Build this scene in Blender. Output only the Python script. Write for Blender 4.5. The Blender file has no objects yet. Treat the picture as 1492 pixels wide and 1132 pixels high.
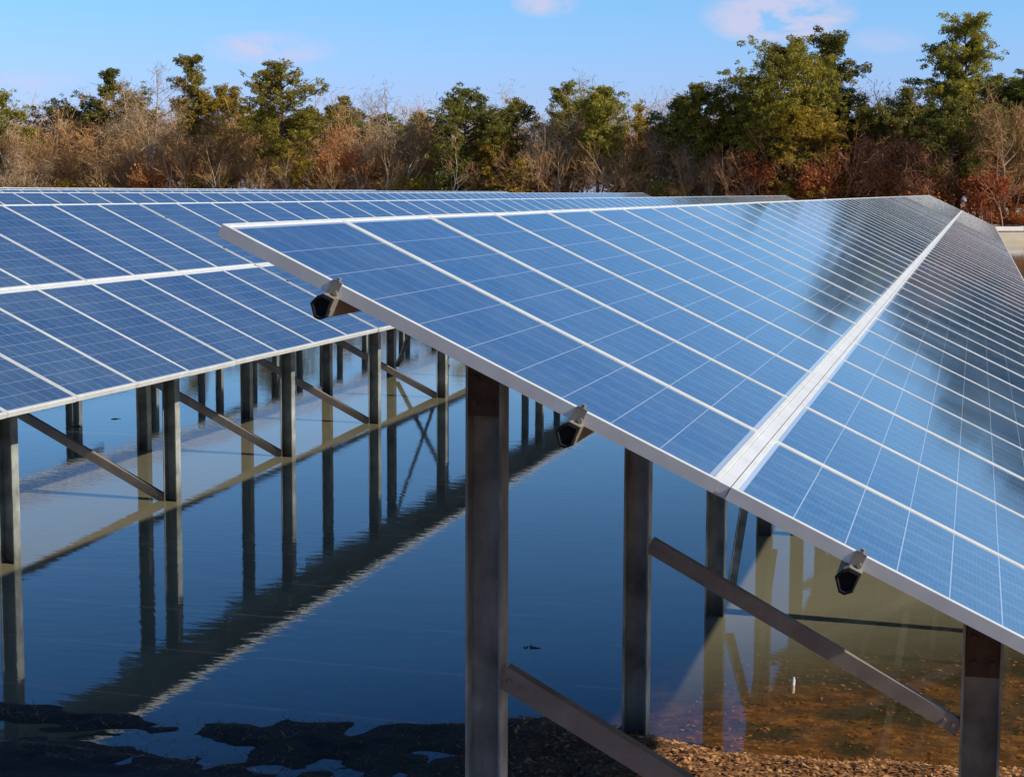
import bpy, math, random
import numpy as np
from mathutils import Vector, Matrix
R = math.radians
scene = bpy.context.scene
col = scene.collection

# ------------------------------------------------------------------ camera
WZ = 2.97                                   # camera height above the water
F_PX, CXP, CYP = 2573.5, 747.2, 566.7       # focal length and centre, in photo pixels
RV = np.array([0.96738, 0.25329, 0.00388]); UV_ = np.array([-0.03179, 0.10618, 0.99384]); FV = np.array([-0.25132, 0.96155, -0.11077])
cam = bpy.data.cameras.new('camera'); camo = bpy.data.objects.new('camera', cam); col.objects.link(camo)
camo.matrix_world = Matrix(((RV[0], UV_[0], -FV[0], 0), (RV[1], UV_[1], -FV[1], 0), (RV[2], UV_[2], -FV[2], WZ), (0, 0, 0, 1)))
cam.sensor_fit = 'HORIZONTAL'; cam.sensor_width = 36; cam.lens = 36 * F_PX / 1492
cam.clip_start = 0.1; cam.clip_end = 3000
scene.camera = camo

def at_y(px, py, Y):
    """the place at distance Y along the rows that is seen at photo pixel px, py"""
    d = (px - CXP) * RV - (py - CYP) * UV_ + F_PX * FV
    p = d * (Y / d[1])
    return p[0], p[2] + WZ
def at_z(px, py, z):
    d = (px - CXP) * RV - (py - CYP) * UV_ + F_PX * FV
    p = d * ((z - WZ) / d[2])
    return p[0], p[1]

# ------------------------------------------------------------------ sky and sun
SUN_EL, SUN_AZ = R(29.5), R(95.5)             # azimuth clockwise from +Y
world = bpy.data.worlds.new('World'); scene.world = world; world.use_nodes = True
wt = world.node_tree; wn = wt.nodes; wl = wt.links
bg = wn['Background']; bg.inputs[1].default_value = 0.1
sky = wn.new('ShaderNodeTexSky'); sky.sky_type = 'NISHITA'; sky.sun_disc = False
sky.sun_elevation = SUN_EL; sky.sun_rotation = SUN_AZ
tc = wn.new('ShaderNodeTexCoord'); sep = wn.new('ShaderNodeSeparateXYZ'); wl.new(tc.outputs['Generated'], sep.inputs[0])
ramp = wn.new('ShaderNodeValToRGB'); wl.new(sep.outputs['Z'], ramp.inputs[0])
els = [(0.0, (1.65, 1.75, 3.3)), (1.5, (1.15, 1.42, 2.7)), (3, (.93, 1.22, 2.28)), (6, (.76, 1.27, 1.98)), (10, (.56, 1.0, 1.56)), (16, (.22, .63, 1.20)), (26, (.11, .31, .78)), (60, (.19, .33, .60))]
while len(ramp.color_ramp.elements) < len(els): ramp.color_ramp.elements.new(0.5)
for e, (a, c) in zip(ramp.color_ramp.elements, els):
    e.position = math.sin(R(a)); e.color = (c[0] / 4, c[1] / 4, c[2] / 4, 1)
def wmix(kind, a, b, fac=1.0):
    m = wn.new('ShaderNodeMix'); m.data_type = 'RGBA'; m.blend_type = kind
    if isinstance(fac, float): m.inputs[0].default_value = fac
    else: wl.new(fac, m.inputs[0])
    for s, v in ((m.inputs[6], a), (m.inputs[7], b)):
        if isinstance(v, tuple): s.default_value = v
        else: wl.new(v, s)
    return m.outputs[2]
c0 = wmix('MULTIPLY', sky.outputs[0], ramp.outputs[0])
c0 = wmix('MULTIPLY', c0, (4, 4, 4, 1))
def wmath(op, a, b=None, c=None):
    m = wn.new('ShaderNodeMath'); m.operation = op
    for s, v in zip(m.inputs, (a, b, c)):
        if v is None: continue
        if isinstance(v, (int, float)): s.default_value = v
        else: wl.new(v, s)
    return m.outputs[0]
wnoise = wn.new('ShaderNodeTexNoise'); wnoise.inputs['Scale'].default_value = 30; wnoise.inputs['Detail'].default_value = 9; wnoise.inputs['Roughness'].default_value = .62; wnoise.inputs['Distortion'].default_value = .4
mp = wn.new('ShaderNodeMapping'); mp.inputs['Scale'].default_value = (1, 1, 2.2); wl.new(tc.outputs['Generated'], mp.inputs[0]); wl.new(mp.outputs[0], wnoise.inputs['Vector'])
az = wmath('ARCTAN2', sep.outputs['X'], sep.outputs['Y'])
el = wmath('ARCSINE', sep.outputs['Z'])
total = None
for px, py, hw, hh, s in ((395, 72, 90, 24, .75), (1135, 22, 105, 42, 1.25), (795, 6, 48, 20, .8), (55, 122, 60, 20, .45), (1290, 60, 60, 20, .25)):
    d = (px - CXP) * RV - (py - CYP) * UV_ + F_PX * FV; d /= np.linalg.norm(d)
    a0 = math.atan2(d[0], d[1]); e0 = math.asin(d[2])
    u = wmath('MULTIPLY', wmath('SUBTRACT', az, a0), F_PX / hw); v = wmath('MULTIPLY', wmath('SUBTRACT', el, e0), F_PX / hh)
    r2 = wmath('ADD', wmath('MULTIPLY', u, u), wmath('MULTIPLY', v, v))
    k = wmath('MULTIPLY', wmath('SUBTRACT', 1.25, r2), s)
    k = wmath('MAXIMUM', k, 0)
    total = k if total is None else wmath('ADD', total, k)
cl = wmath('MULTIPLY', total, wmath('SUBTRACT', wmath('MULTIPLY', wnoise.outputs[0], 4.2), 1.5))
clm = wn.new('ShaderNodeClamp'); wl.new(cl, clm.inputs[0]); clm.inputs['Max'].default_value = .8
c0 = wmix('MIX', c0, (6.5, 6.3, 8.3, 1), clm.outputs[0])
wl.new(c0, bg.inputs[0])
sun = bpy.data.lights.new('sun', 'SUN'); suno = bpy.data.objects.new('sun', sun); col.objects.link(suno)
sun.energy = 4.6; sun.angle = R(0.53); sun.color = (1.0, 0.93, 0.82)
sd = Vector((math.sin(SUN_AZ) * math.cos(SUN_EL), math.cos(SUN_AZ) * math.cos(SUN_EL), math.sin(SUN_EL)))
suno.rotation_euler = sd.to_track_quat('Z', 'Y').to_euler(); suno.location = (40, 0, 40)
scene.view_settings.view_transform = 'Standard'; scene.view_settings.look = 'None'
scene.view_settings.exposure = 0; scene.view_settings.gamma = 1; scene.view_settings.use_curve_mapping = False

# ------------------------------------------------------------------ helpers
def link(name, mesh, parent=None, loc=(0, 0, 0), rot=(0, 0, 0)):
    o = bpy.data.objects.new(name, mesh); col.objects.link(o)
    o.location = loc; o.rotation_euler = rot
    if parent is not None: o.parent = parent
    return o
def tag(o, label=None, cat=None, group=None, kind=None):
    if label: o['label'] = label
    if cat: o['category'] = cat
    if group: o['group'] = group
    if kind: o['kind'] = kind
    return o
class MB:
    """collects simple solids into one mesh"""
    def __init__(s): s.v = []; s.f = []; s.m = []
    def add(s, vs, fs, m=0):
        n = len(s.v); s.v += [tuple(map(float, p)) for p in vs]; s.f += [tuple(i + n for i in f) for f in fs]; s.m += [m] * len(fs)
    def box(s, a, b, m=0):
        x0, y0, z0 = a; x1, y1, z1 = b
        s.add([(x0, y0, z0), (x1, y0, z0), (x1, y1, z0), (x0, y1, z0), (x0, y0, z1), (x1, y0, z1), (x1, y1, z1), (x0, y1, z1)],
              [(0, 3, 2, 1), (4, 5, 6, 7), (0, 1, 5, 4), (1, 2, 6, 5), (2, 3, 7, 6), (3, 0, 4, 7)], m)
    def extrude(s, prof, p0, p1, ex, ez, m=0, cap=True):
        """closed profile (list of x, z) swept from p0 to p1; ex and ez are the profile's axes"""
        p0, p1, ex, ez = map(np.array, (p0, p1, ex, ez)); n = len(prof)
        vs = [p + ex * a + ez * b for p in (p0, p1) for a, b in prof]
        fs = [(i, (i + 1) % n, n + (i + 1) % n, n + i) for i in range(n)]
        if cap: fs += [tuple(range(n))[::-1], tuple(range(n, 2 * n))]
        s.add(vs, fs, m)
    def cyl(s, p0, p1, r0, r1=None, n=8, m=0):
        p0, p1 = Vector(p0), Vector(p1); r1 = r0 if r1 is None else r1
        d = (p1 - p0).normalized(); a = d.orthogonal().normalized(); b = d.cross(a)
        vs = [p + (a * math.cos(t) + b * math.sin(t)) * r for p, r in ((p0, r0), (p1, r1)) for t in [2 * math.pi * k / n for k in range(n)]]
        s.add(vs, [(i, (i + 1) % n, n + (i + 1) % n, n + i) for i in range(n)] + [tuple(range(n))[::-1], tuple(range(n, 2 * n))], m)
    def mesh(s, name, mats):
        me = bpy.data.meshes.new(name); me.from_pydata(s.v, [], s.f)
        for m in (mats if isinstance(mats, (list, tuple)) else [mats]): me.materials.append(m)
        me.polygons.foreach_set('material_index', s.m); me.update()
        return me

# node material helper
class NM:
    def __init__(s, name):
        s.mat = bpy.data.materials.new(name); s.mat.use_nodes = True; s.t = s.mat.node_tree; s.n = s.t.nodes
        s.out = s.n['Material Output']; s.p = s.n['Principled BSDF']
    def node(s, kind, **kw):
        n = s.n.new(kind)
        for k, v in kw.items():
            if k in n.inputs: s.set(n.inputs[k], v)
            else: setattr(n, k, v)
        return n
    def set(s, sock, v):
        if hasattr(v, 'is_output') or isinstance(v, bpy.types.NodeSocket): s.t.links.new(v, sock)
        else: sock.default_value = v
    def math(s, op, *a):
        n = s.n.new('ShaderNodeMath'); n.operation = op
        for i, v in enumerate(a): s.set(n.inputs[i], v)
        return n.outputs[0]
    def mix(s, fac, a, b, kind='MIX'):
        n = s.n.new('ShaderNodeMix'); n.data_type = 'RGBA'; n.blend_type = kind
        s.set(n.inputs[0], fac)
        for k, v in ((6, a), (7, b)): s.set(n.inputs[k], tuple(v) + (1,) if isinstance(v, tuple) and len(v) == 3 else v)
        return n.outputs[2]
    def noise(s, scale, detail=3, coord=None, stretch=None, rough=.55, dist=0):
        n = s.node('ShaderNodeTexNoise'); n.inputs['Scale'].default_value = scale; n.inputs['Detail'].default_value = detail
        n.inputs['Roughness'].default_value = rough; n.inputs['Distortion'].default_value = dist
        c = coord if coord is not None else s.coord()
        if stretch:
            m = s.node('ShaderNodeMapping'); m.inputs['Scale'].default_value = stretch; s.t.links.new(c, m.inputs[0]); c = m.outputs[0]
        s.t.links.new(c, n.inputs['Vector']); return n.outputs[0]
    def coord(s, which='Object'):
        return s.node('ShaderNodeTexCoord').outputs[which]
    def pos(s): return s.node('ShaderNodeNewGeometry').outputs['Position']
    def ramp(s, v, stops):
        n = s.node('ShaderNodeValToRGB'); s.t.links.new(v, n.inputs[0]); r = n.color_ramp
        while len(r.elements) < len(stops): r.elements.new(.5)
        for e, (p, c) in zip(r.elements, stops): e.position = p; e.color = tuple(c) + (1,) if len(c) == 3 else c
        return n.outputs[0]
    def maprange(s, v, a, b, c=0, d=1):
        n = s.node('ShaderNodeMapRange'); s.set(n.inputs[0], v)
        for i, x in zip((1, 2, 3, 4), (a, b, c, d)): n.inputs[i].default_value = x
        return n.outputs[0]
    def bump(s, h, strength, dist):
        n = s.node('ShaderNodeBump'); s.set(n.inputs['Height'], h); n.inputs['Strength'].default_value = strength; n.inputs['Distance'].default_value = dist
        return n.outputs[0]

# ------------------------------------------------------------------ materials
def metal(name, base, dark, metallic, rough, scale=9, rust=0.0):
    m = NM(name); c = m.pos()
    n1 = m.noise(scale, 4, c); n2 = m.noise(scale * 6, 3, c, (1, 1, .25))
    colr = m.mix(m.maprange(n1, .3, .7), dark, base)
    colr = m.mix(m.maprange(n2, .35, .75, 0, .35), colr, dark)
    if rust:
        sz_ = m.node('ShaderNodeSeparateXYZ'); m.t.links.new(c, sz_.inputs[0])
        colr = m.mix(m.math('MULTIPLY', m.maprange(m.math('ADD', sz_.outputs[2], m.math('MULTIPLY', n2, .12)), .30, .12), .75), colr, (.075, .065, .04))
        colr = m.mix(m.maprange(m.noise(4.5, 5, c), .55, .72, 0, rust), colr, (.16, .06, .025))
    m.set(m.p.inputs['Base Color'], colr); m.p.inputs['Metallic'].default_value = metallic
    m.set(m.p.inputs['Roughness'], m.maprange(n2, .3, .7, rough - .07, rough + .1))
    return m.mat
M = {}
M['alu'] = metal('anodised_aluminium', (.82, .82, .755), (.68, .675, .61), .0, .42)
M['rail'] = metal('white_rail', (.82, .82, .80), (.70, .70, .68), .1, .5)
M['galv'] = metal('galvanised_steel', (.52, .54, .48), (.17, .18, .155), .1, .5, 5, .06)
M['brace'] = metal('brace_steel', (.36, .30, .235), (.23, .19, .15), .1, .5, 7, .3)
M['purlin'] = metal('purlin_steel', (.40, .36, .28), (.28, .25, .18), .35, .5, 12)
M['inner'] = metal('hollow_shade_and_twig', (.045, .04, .03), (.02, .018, .015), .2, .7, 12)  # near-black: shade inside the purlins put into the colour; twigs use it too
M['rusty'] = metal('rusty_plate', (.14, .078, .038), (.07, .048, .032), .1, .75, 14)
M['bolt'] = metal('zinc_bolt', (.66, .64, .58), (.5, .47, .42), .6, .35, 30)
M['end_shade'] = metal('open_end_shade', (.008, .008, .008), (.005, .005, .005), 0, .8, 20)  # black in place of the shade in the open purlin ends

def cells():
    m = NM('solar_cells'); c = m.coord('Object'); sx = m.node('ShaderNodeSeparateXYZ'); m.t.links.new(c, sx.inputs[0])
    X, Y = sx.outputs[0], sx.outputs[1]       # X across the panel, Y down its length
    P = .1585
    def cellmod(v, margin):
        return m.math('DIVIDE', m.math('SUBTRACT', v, margin), P)
    u, v = cellmod(X, .0195), cellmod(Y, .0325)
    def line(t, halfw):                        # 1 on the line around whole numbers of t
        f = m.math('ABSOLUTE', m.math('SUBTRACT', m.math('FRACT', m.math('ADD', t, .5)), .5))
        return m.math('LESS_THAN', f, halfw)
    gap = m.math('MAXIMUM', line(u, .0110), line(v, .0115))
    inside = m.math('MULTIPLY', m.math('MULTIPLY', m.math('GREATER_THAN', u, 0), m.math('LESS_THAN', u, 6)),
                    m.math('MULTIPLY', m.math('GREATER_THAN', v, 0), m.math('LESS_THAN', v, 10)))
    bus = line(m.math('ADD', m.math('MULTIPLY', u, 3), .5), .018)
    fing = m.math('LESS_THAN', m.math('FRACT', m.math('MULTIPLY', v, 12)), .18)
    # polycrystalline grain
    cv = m.node('ShaderNodeCombineXYZ'); m.t.links.new(m.math('FLOOR', u), cv.inputs[0]); m.t.links.new(m.math('FLOOR', v), cv.inputs[1])
    oi = m.node('ShaderNodeObjectInfo'); m.t.links.new(m.math('MULTIPLY', oi.outputs['Random'], 91.0), cv.inputs[2])
    wn_ = m.node('ShaderNodeTexWhiteNoise'); m.t.links.new(cv.outputs[0], wn_.inputs['Vector'])
    vo = m.node('ShaderNodeTexVoronoi'); vo.inputs['Scale'].default_value = 42; m.t.links.new(c, vo.inputs['Vector'])
    vs = m.node('ShaderNodeSeparateColor'); m.t.links.new(vo.outputs['Color'], vs.inputs[0])
    base = m.mix(vs.outputs[0], (.012, .076, .180), (.028, .130, .29))
    base = m.mix(m.maprange(wn_.outputs['Value'], 0, 1, 0, .45), base, (.010, .066, .165))
    base = m.mix(m.math('MULTIPLY', fing, .16), base, (.25, .33, .45))
    base = m.mix(m.math('MULTIPLY', bus, .68), base, (.42, .50, .62))
    base = m.mix(m.math('MULTIPLY', gap, .85), base, (.55, .62, .72))
    base = m.mix(inside, (.62, .68, .76), base)
    base = m.mix(m.maprange(oi.outputs['Random'], 0, 1, 0, .22), base, (.030, .055, .16))
    # dust film
    d = m.noise(2.2, 4, m.pos()); base = m.mix(m.maprange(d, .3, .8, .04, .19), base, (.40, .47, .46))
    m.set(m.p.inputs['Base Color'], base)
    m.p.inputs['Roughness'].default_value = .45; m.p.inputs['Specular IOR Level'].default_value = .3
    m.p.inputs['Coat Weight'].default_value = 1; m.p.inputs['Coat IOR'].default_value = 1.5
    m.set(m.p.inputs['Coat Roughness'], m.maprange(d, .3, .7, .05, .11))
    return m.mat
M['cells'] = cells()
m = NM('backsheet'); m.set(m.p.inputs['Base Color'], m.mix(m.noise(3, 3), (.04, .042, .038), (.07, .072, .065))); m.p.inputs['Roughness'].default_value = .6; M['back'] = m.mat

def ground_mat():
    m = NM('leaf_strewn_mud'); c = m.pos(); s = m.node('ShaderNodeSeparateXYZ'); m.t.links.new(c, s.inputs[0])
    n1 = m.noise(1.3, 5, c); n2 = m.noise(9, 6, c, None, .7); n3 = m.noise(45, 3, c)
    mud = m.mix(n1, (.020, .016, .010), (.050, .040, .022))
    litter = m.ramp(n2, [(.3, (.07, .028, .01)), (.47, (.24, .10, .03)), (.58, (.42, .20, .06)), (.7, (.62, .38, .15))])
    litter = m.mix(m.maprange(n3, .3, .7, 0, .6), litter, (.07, .03, .012))
    near = m.math('MULTIPLY', m.maprange(s.outputs[0], -2.8, -1.2), m.maprange(s.outputs[1], 13.8, 10.6))
    fac = m.math('MULTIPLY', near, m.maprange(m.math('ADD', m.noise(2.2, 4, c), m.math('MULTIPLY', s.outputs[2], .8)), .26, .42))
    c1 = m.mix(fac, mud, litter)
    far = m.mix(m.noise(.6, 5, c), (.30, .20, .12), (.52, .40, .27))
    c1 = m.mix(m.maprange(s.outputs[1], 60, 100), c1, far)
    m.set(m.p.inputs['Base Color'], c1); m.p.inputs['Roughness'].default_value = .9
    m.set(m.p.inputs['Normal'], m.bump(n2, .6, .03))
    return m.mat
M['ground'] = ground_mat()

def water_mat():
    m = NM('pond_water'); m.n.remove(m.p); c = m.pos(); s = m.node('ShaderNodeSeparateXYZ'); m.t.links.new(c, s.inputs[0])
    r1 = m.noise(7.0, 3, c, (.5, 1.35, 1), .5, .4); r2 = m.noise(1.1, 2, c, (.7, 1.2, 1)); r3 = m.noise(22, 2, c, (.5, 1.3, 1))
    patch = m.maprange(m.noise(.22, 2, c), .35, .65, .35, 1)
    h = m.math('ADD', m.math('MULTIPLY', m.math('MULTIPLY', r1, patch), .0009), m.math('ADD', m.math('MULTIPLY', r2, .0008), m.math('MULTIPLY', r3, .00012)))
    nb = m.node('ShaderNodeBump'); nb.inputs['Strength'].default_value = 1; nb.inputs['Distance'].default_value = 1; m.t.links.new(h, nb.inputs['Height'])
    vd = m.node('ShaderNodeVectorMath', operation='DOT_PRODUCT'); m.t.links.new(m.node('ShaderNodeNewGeometry').outputs['Incoming'], vd.inputs[0]); m.t.links.new(nb.outputs[0], vd.inputs[1])
    fr_ = m.math('ADD', .02, m.math('MULTIPLY', .98, m.math('POWER', m.math('SUBTRACT', 1, m.math('MINIMUM', m.math('ABSOLUTE', vd.outputs['Value']), 1)), 5)))
    gl = m.node('ShaderNodeBsdfGlossy'); m.set(gl.inputs['Roughness'], m.maprange(m.noise(.5, 4, c, (1, 1.6, 1)), .45, .8, .008, .06)); gl.inputs['Color'].default_value = (1, 1, 1, 1); m.t.links.new(nb.outputs[0], gl.inputs['Normal'])
    tr = m.node('ShaderNodeBsdfTransparent'); tr.inputs['Color'].default_value = (.90, .80, .55, 1)
    di = m.node('ShaderNodeBsdfDiffuse')
    sil = m.noise(.35, 4, c, (1, .6, 1))
    m.set(di.inputs['Color'], m.mix(sil, (.225, .20, .105), (.31, .28, .17)))
    turb = m.math('MULTIPLY', m.maprange(m.math('ADD', s.outputs[1], m.math('MULTIPLY', s.outputs[0], -.9)), 11.0, 13.6, .04, .93), 1.0)
    bd = m.node('ShaderNodeMixShader'); m.set(bd.inputs[0], turb); m.t.links.new(tr.outputs[0], bd.inputs[1]); m.t.links.new(di.outputs[0], bd.inputs[2])
    mx = m.node('ShaderNodeMixShader'); m.t.links.new(fr_, mx.inputs[0]); m.t.links.new(bd.outputs[0], mx.inputs[1]); m.t.links.new(gl.outputs[0], mx.inputs[2])
    m.t.links.new(mx.outputs[0], m.out.inputs['Surface'])
    return m.mat
M['water'] = water_mat()

def foliage(name, a, b, c, trans=.42):
    m = NM(name); g = m.node('ShaderNodeNewGeometry'); rnd = g.outputs['Random Per Island']
    big = m.noise(.55, 3, m.coord('Object'))
    a, b, c = [tuple(min(.8, q * k) for q in v) for v, k in ((a, 1.3), (b, 1.35), (c, 1.3))]
    colr = m.ramp(m.math('ADD', m.math('MULTIPLY', rnd, .6), m.math('MULTIPLY', m.maprange(big, .3, .7), .4)), [(.05, a), (.5, b), (.95, c)])
    oi = m.node('ShaderNodeObjectInfo')
    hs = m.node('ShaderNodeHueSaturation'); m.t.links.new(colr, hs.inputs['Color'])
    m.set(hs.inputs['Value'], m.maprange(oi.outputs['Random'], 0, 1, 1.0, 1.4)); m.set(hs.inputs['Hue'], m.maprange(oi.outputs['Random'], 0, 1, .488, .508))
    m.set(m.p.inputs['Base Color'], hs.outputs[0]); m.p.inputs['Roughness'].default_value = .7; m.p.inputs['Specular IOR Level'].default_value = .15
    tl = m.node('ShaderNodeBsdfTranslucent'); m.set(tl.inputs['Color'], hs.outputs[0])
    mx = m.node('ShaderNodeMixShader'); mx.inputs[0].default_value = trans
    m.t.links.new(m.p.outputs[0], mx.inputs[1]); m.t.links.new(tl.outputs[0], mx.inputs[2]); m.t.links.new(mx.outputs[0], m.out.inputs['Surface'])
    return m.mat
M['pine'] = foliage('pine_needles', (.045, .048, .008), (.20, .175, .026), (.44, .34, .060))
M['pine_dark'] = foliage('dark_pine_needles', (.028, .040, .009), (.125, .125, .025), (.32, .27, .055))
M['pine_yellow'] = foliage('yellowish_pine_needles', (.08, .062, .010), (.25, .175, .022), (.46, .30, .045))
M['rust'] = foliage('rusty_oak_leaves', (.14, .042, .015), (.34, .11, .034), (.55, .23, .075), .45)
M['gold'] = foliage('golden_dry_leaves', (.14, .08, .02), (.28, .17, .03), (.40, .26, .05), .3)
M['litter'] = foliage('fallen_leaves', (.07, .028, .010), (.24, .11, .035), (.50, .30, .13), .0)
def bark(name, a, b):
    m = NM(name); n = m.noise(3, 4, m.coord('Object'), (1, 1, .3)); oi = m.node('ShaderNodeObjectInfo')
    hs = m.node('ShaderNodeHueSaturation'); m.t.links.new(m.mix(m.maprange(n, .3, .7), a, b), hs.inputs['Color']); m.set(hs.inputs['Value'], m.maprange(oi.outputs['Random'], 0, 1, .8, 1.2))
    m.set(m.p.inputs['Base Color'], hs.outputs[0]); m.p.inputs['Roughness'].default_value = .85; return m.mat
M['bark'] = bark('pine_bark', (.10, .06, .035), (.24, .14, .08))
M['greybark'] = bark('grey_bark', (.24, .165, .105), (.42, .305, .21))
M['palebark'] = bark('pale_bark', (.48, .41, .31), (.68, .60, .48))
M['redbark'] = bark('reddish_bark', (.20, .085, .045), (.36, .17, .10))
M['twig'] = bark('twigs', (.38, .20, .075), (.62, .36, .14))
M['redtwig'] = bark('reddish_twigs', (.34, .13, .055), (.58, .27, .12))
M['greytwig'] = bark('grey_twigs', (.42, .27, .14), (.64, .44, .25))

# ------------------------------------------------------------------ ground and water
rnd = random.Random(5)
def vnoise(x, y, seed=0):
    xi, yi = np.floor(x).astype(int), np.floor(y).astype(int); fx, fy = x - xi, y - yi
    def h(a, b):
        n = (a * 374761393 + b * 668265263 + seed * 144665) & 0x7fffffff; n = ((n ^ (n >> 13)) * 1274126177) & 0x7fffffff
        return ((n ^ (n >> 16)) & 0xffff) / 65535.0
    fx = fx * fx * (3 - 2 * fx); fy = fy * fy * (3 - 2 * fy)
    return (h(xi, yi) * (1 - fx) + h(xi + 1, yi) * fx) * (1 - fy) + (h(xi, yi + 1) * (1 - fx) + h(xi + 1, yi + 1) * fx) * fy
def sstep(a, b, x): t = np.clip((x - a) / (b - a), 0, 1); return t * t * (3 - 2 * t)
def ground_z(x, y):
    x, y = np.asarray(x, float), np.asarray(y, float)
    n = vnoise(x * .9, y * 1.2, 3) - .5; n2 = vnoise(x * 3.1, y * 4.0, 7) - .5; n3 = vnoise(x * 9, y * 11, 9) - .5
    z = -.34 + .05 * n
    right = sstep(-3.2, -1.2, x)                                            # the bottom shelves up earlier on the right
    z = z + right * sstep(14.5, 10.2, y) * .20
    edge = sstep(10.1 + .9 * n, 9.0 + .5 * n, y)
    z = z * (1 - edge) + edge * (.014 + .045 * n + .035 * n2 + .030 * n3 + right * .05)
    z = z + sstep(8.6, 5, y) * .18
    bank = np.maximum(sstep(118.6, 120.2, y + 1.6 * n), sstep(44, 46, x + 1.5 * n))
    return z * (1 - bank) + bank * (.86 + .25 * n)
def axis(fine0, fine1, step, lo, hi, coarse):
    a = list(np.arange(fine0, fine1, step)); v = fine0; s = step
    while v > lo: s = min(s * 1.25, coarse); v -= s; a.insert(0, v)
    v = a[-1]; s = step
    while v < hi: s = min(s * 1.25, coarse); v += s; a.append(v)
    return np.array(a)
xs = axis(-8, 3.2, .09, -420, 320, 5.0); ys = axis(7.6, 14, .08, -60, 420, 3.0)
ys = np.unique(np.concatenate([ys, np.arange(116, 124, .5)]))
gx, gy = np.meshgrid(xs, ys); gz = ground_z(gx, gy)
nx, ny = len(xs), len(ys)
V = np.stack([gx.ravel(), gy.ravel(), gz.ravel()], 1)
idx = np.arange(nx * ny).reshape(ny, nx)
Q = np.stack([idx[:-1, :-1].ravel(), idx[:-1, 1:].ravel(), idx[1:, 1:].ravel(), idx[1:, :-1].ravel()], 1)
def npmesh(name, V, Fc, mats, mi=None, smooth=False):
    me = bpy.data.meshes.new(name); n, k = Fc.shape
    me.vertices.add(len(V)); me.vertices.foreach_set('co', np.ascontiguousarray(V, dtype=np.float32).ravel())
    me.loops.add(n * k); me.loops.foreach_set('vertex_index', np.ascontiguousarray(Fc, dtype=np.int32).ravel())
    me.polygons.add(n); me.polygons.foreach_set('loop_start', np.arange(0, n * k, k, dtype=np.int32))
    if mi is not None: me.polygons.foreach_set('material_index', np.ascontiguousarray(mi, dtype=np.int32))
    if smooth: me.polygons.foreach_set('use_smooth', np.ones(n, dtype=bool))
    for mm in (mats if isinstance(mats, (list, tuple)) else [mats]): me.materials.append(mm)
    me.update(calc_edges=True); me.validate(); return me
tag(link('ground', npmesh('ground', V, Q, M['ground'], smooth=True)), kind='structure')
wb = MB(); wb.add([(-420, 3, 0), (320, 3, 0), (320, 135, 0), (-420, 135, 0)], [(0, 1, 2, 3)])
tag(link('water', wb.mesh('water', M['water'])), kind='structure')

# ------------------------------------------------------------------ solar arrays
PW, PL, GAP, TILT = 1.011, 1.65, .039, R(25.3)
W_ = PW - .007
SL = 2 * PL + GAP                            # slope length
def panel_meshes():
    a = .0175; g = MB(); g.add([(a, a, -.003), (W_ - a, a, -.003), (W_ - a, PL - a, -.003), (a, PL - a, -.003)], [(3, 2, 1, 0)], 0)
    g.add([(.011, .011, -.009), (W_ - .011, .011, -.009), (W_ - .011, PL - .011, -.009), (.011, PL - .011, -.009)], [(0, 1, 2, 3)], 1)
    f = MB(); prof = [(0, -.040), (0, -.0015), (.0012, 0), (.0170, 0), (.0180, -.0035), (.0025, -.011), (.0025, -.037), (.025, -.038), (.025, -.040)]
    vs = []
    for d, z in prof: vs += [(d, d, z), (W_ - d, d, z), (W_ - d, PL - d, z), (d, PL - d, z)]
    fs = []
    for i in range(len(prof) - 1):
        for k in range(4): a, b = i * 4 + k, i * 4 + (k + 1) % 4; fs.append((a, b, b + 4, a + 4))
    f.add(vs, fs)
    return g, f
g, f = panel_meshes()
# panel space: X along the row, Y down the slope, Z out of the glass
g.v = [(x, y, z) for x, y, z in g.v]
ME_GLASS = g.mesh('solar_panel', [M['cells'], M['back']]); ME_FRAME = f.mesh('panel_frame', M['alu'])
far_ = MB(); far_.v = list(g.v); far_.f = list(g.f); far_.m = list(g.m); far_.add(f.v, f.f, 2)
ME_FAR = far_.mesh('solar_panel_framed', [M['cells'], M['back'], M['alu']])
# array space: origin at the high near corner; local X = down-slope ground direction, Y = along the row
ct, st = math.cos(TILT), math.sin(TILT)
SD = np.array([ct, 0, -st]); ND = np.array([st, 0, ct]); RD = np.array([0, 1, 0.])
# panel axes in array space: X->RD, Y->SD ; RD x SD must equal +-ND
PM = Matrix(((0, SD[0], ND[0]), (1, SD[1], ND[1]), (0, SD[2], ND[2])))   # columns RD, SD, ND  (left handed: handled by face order)
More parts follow.
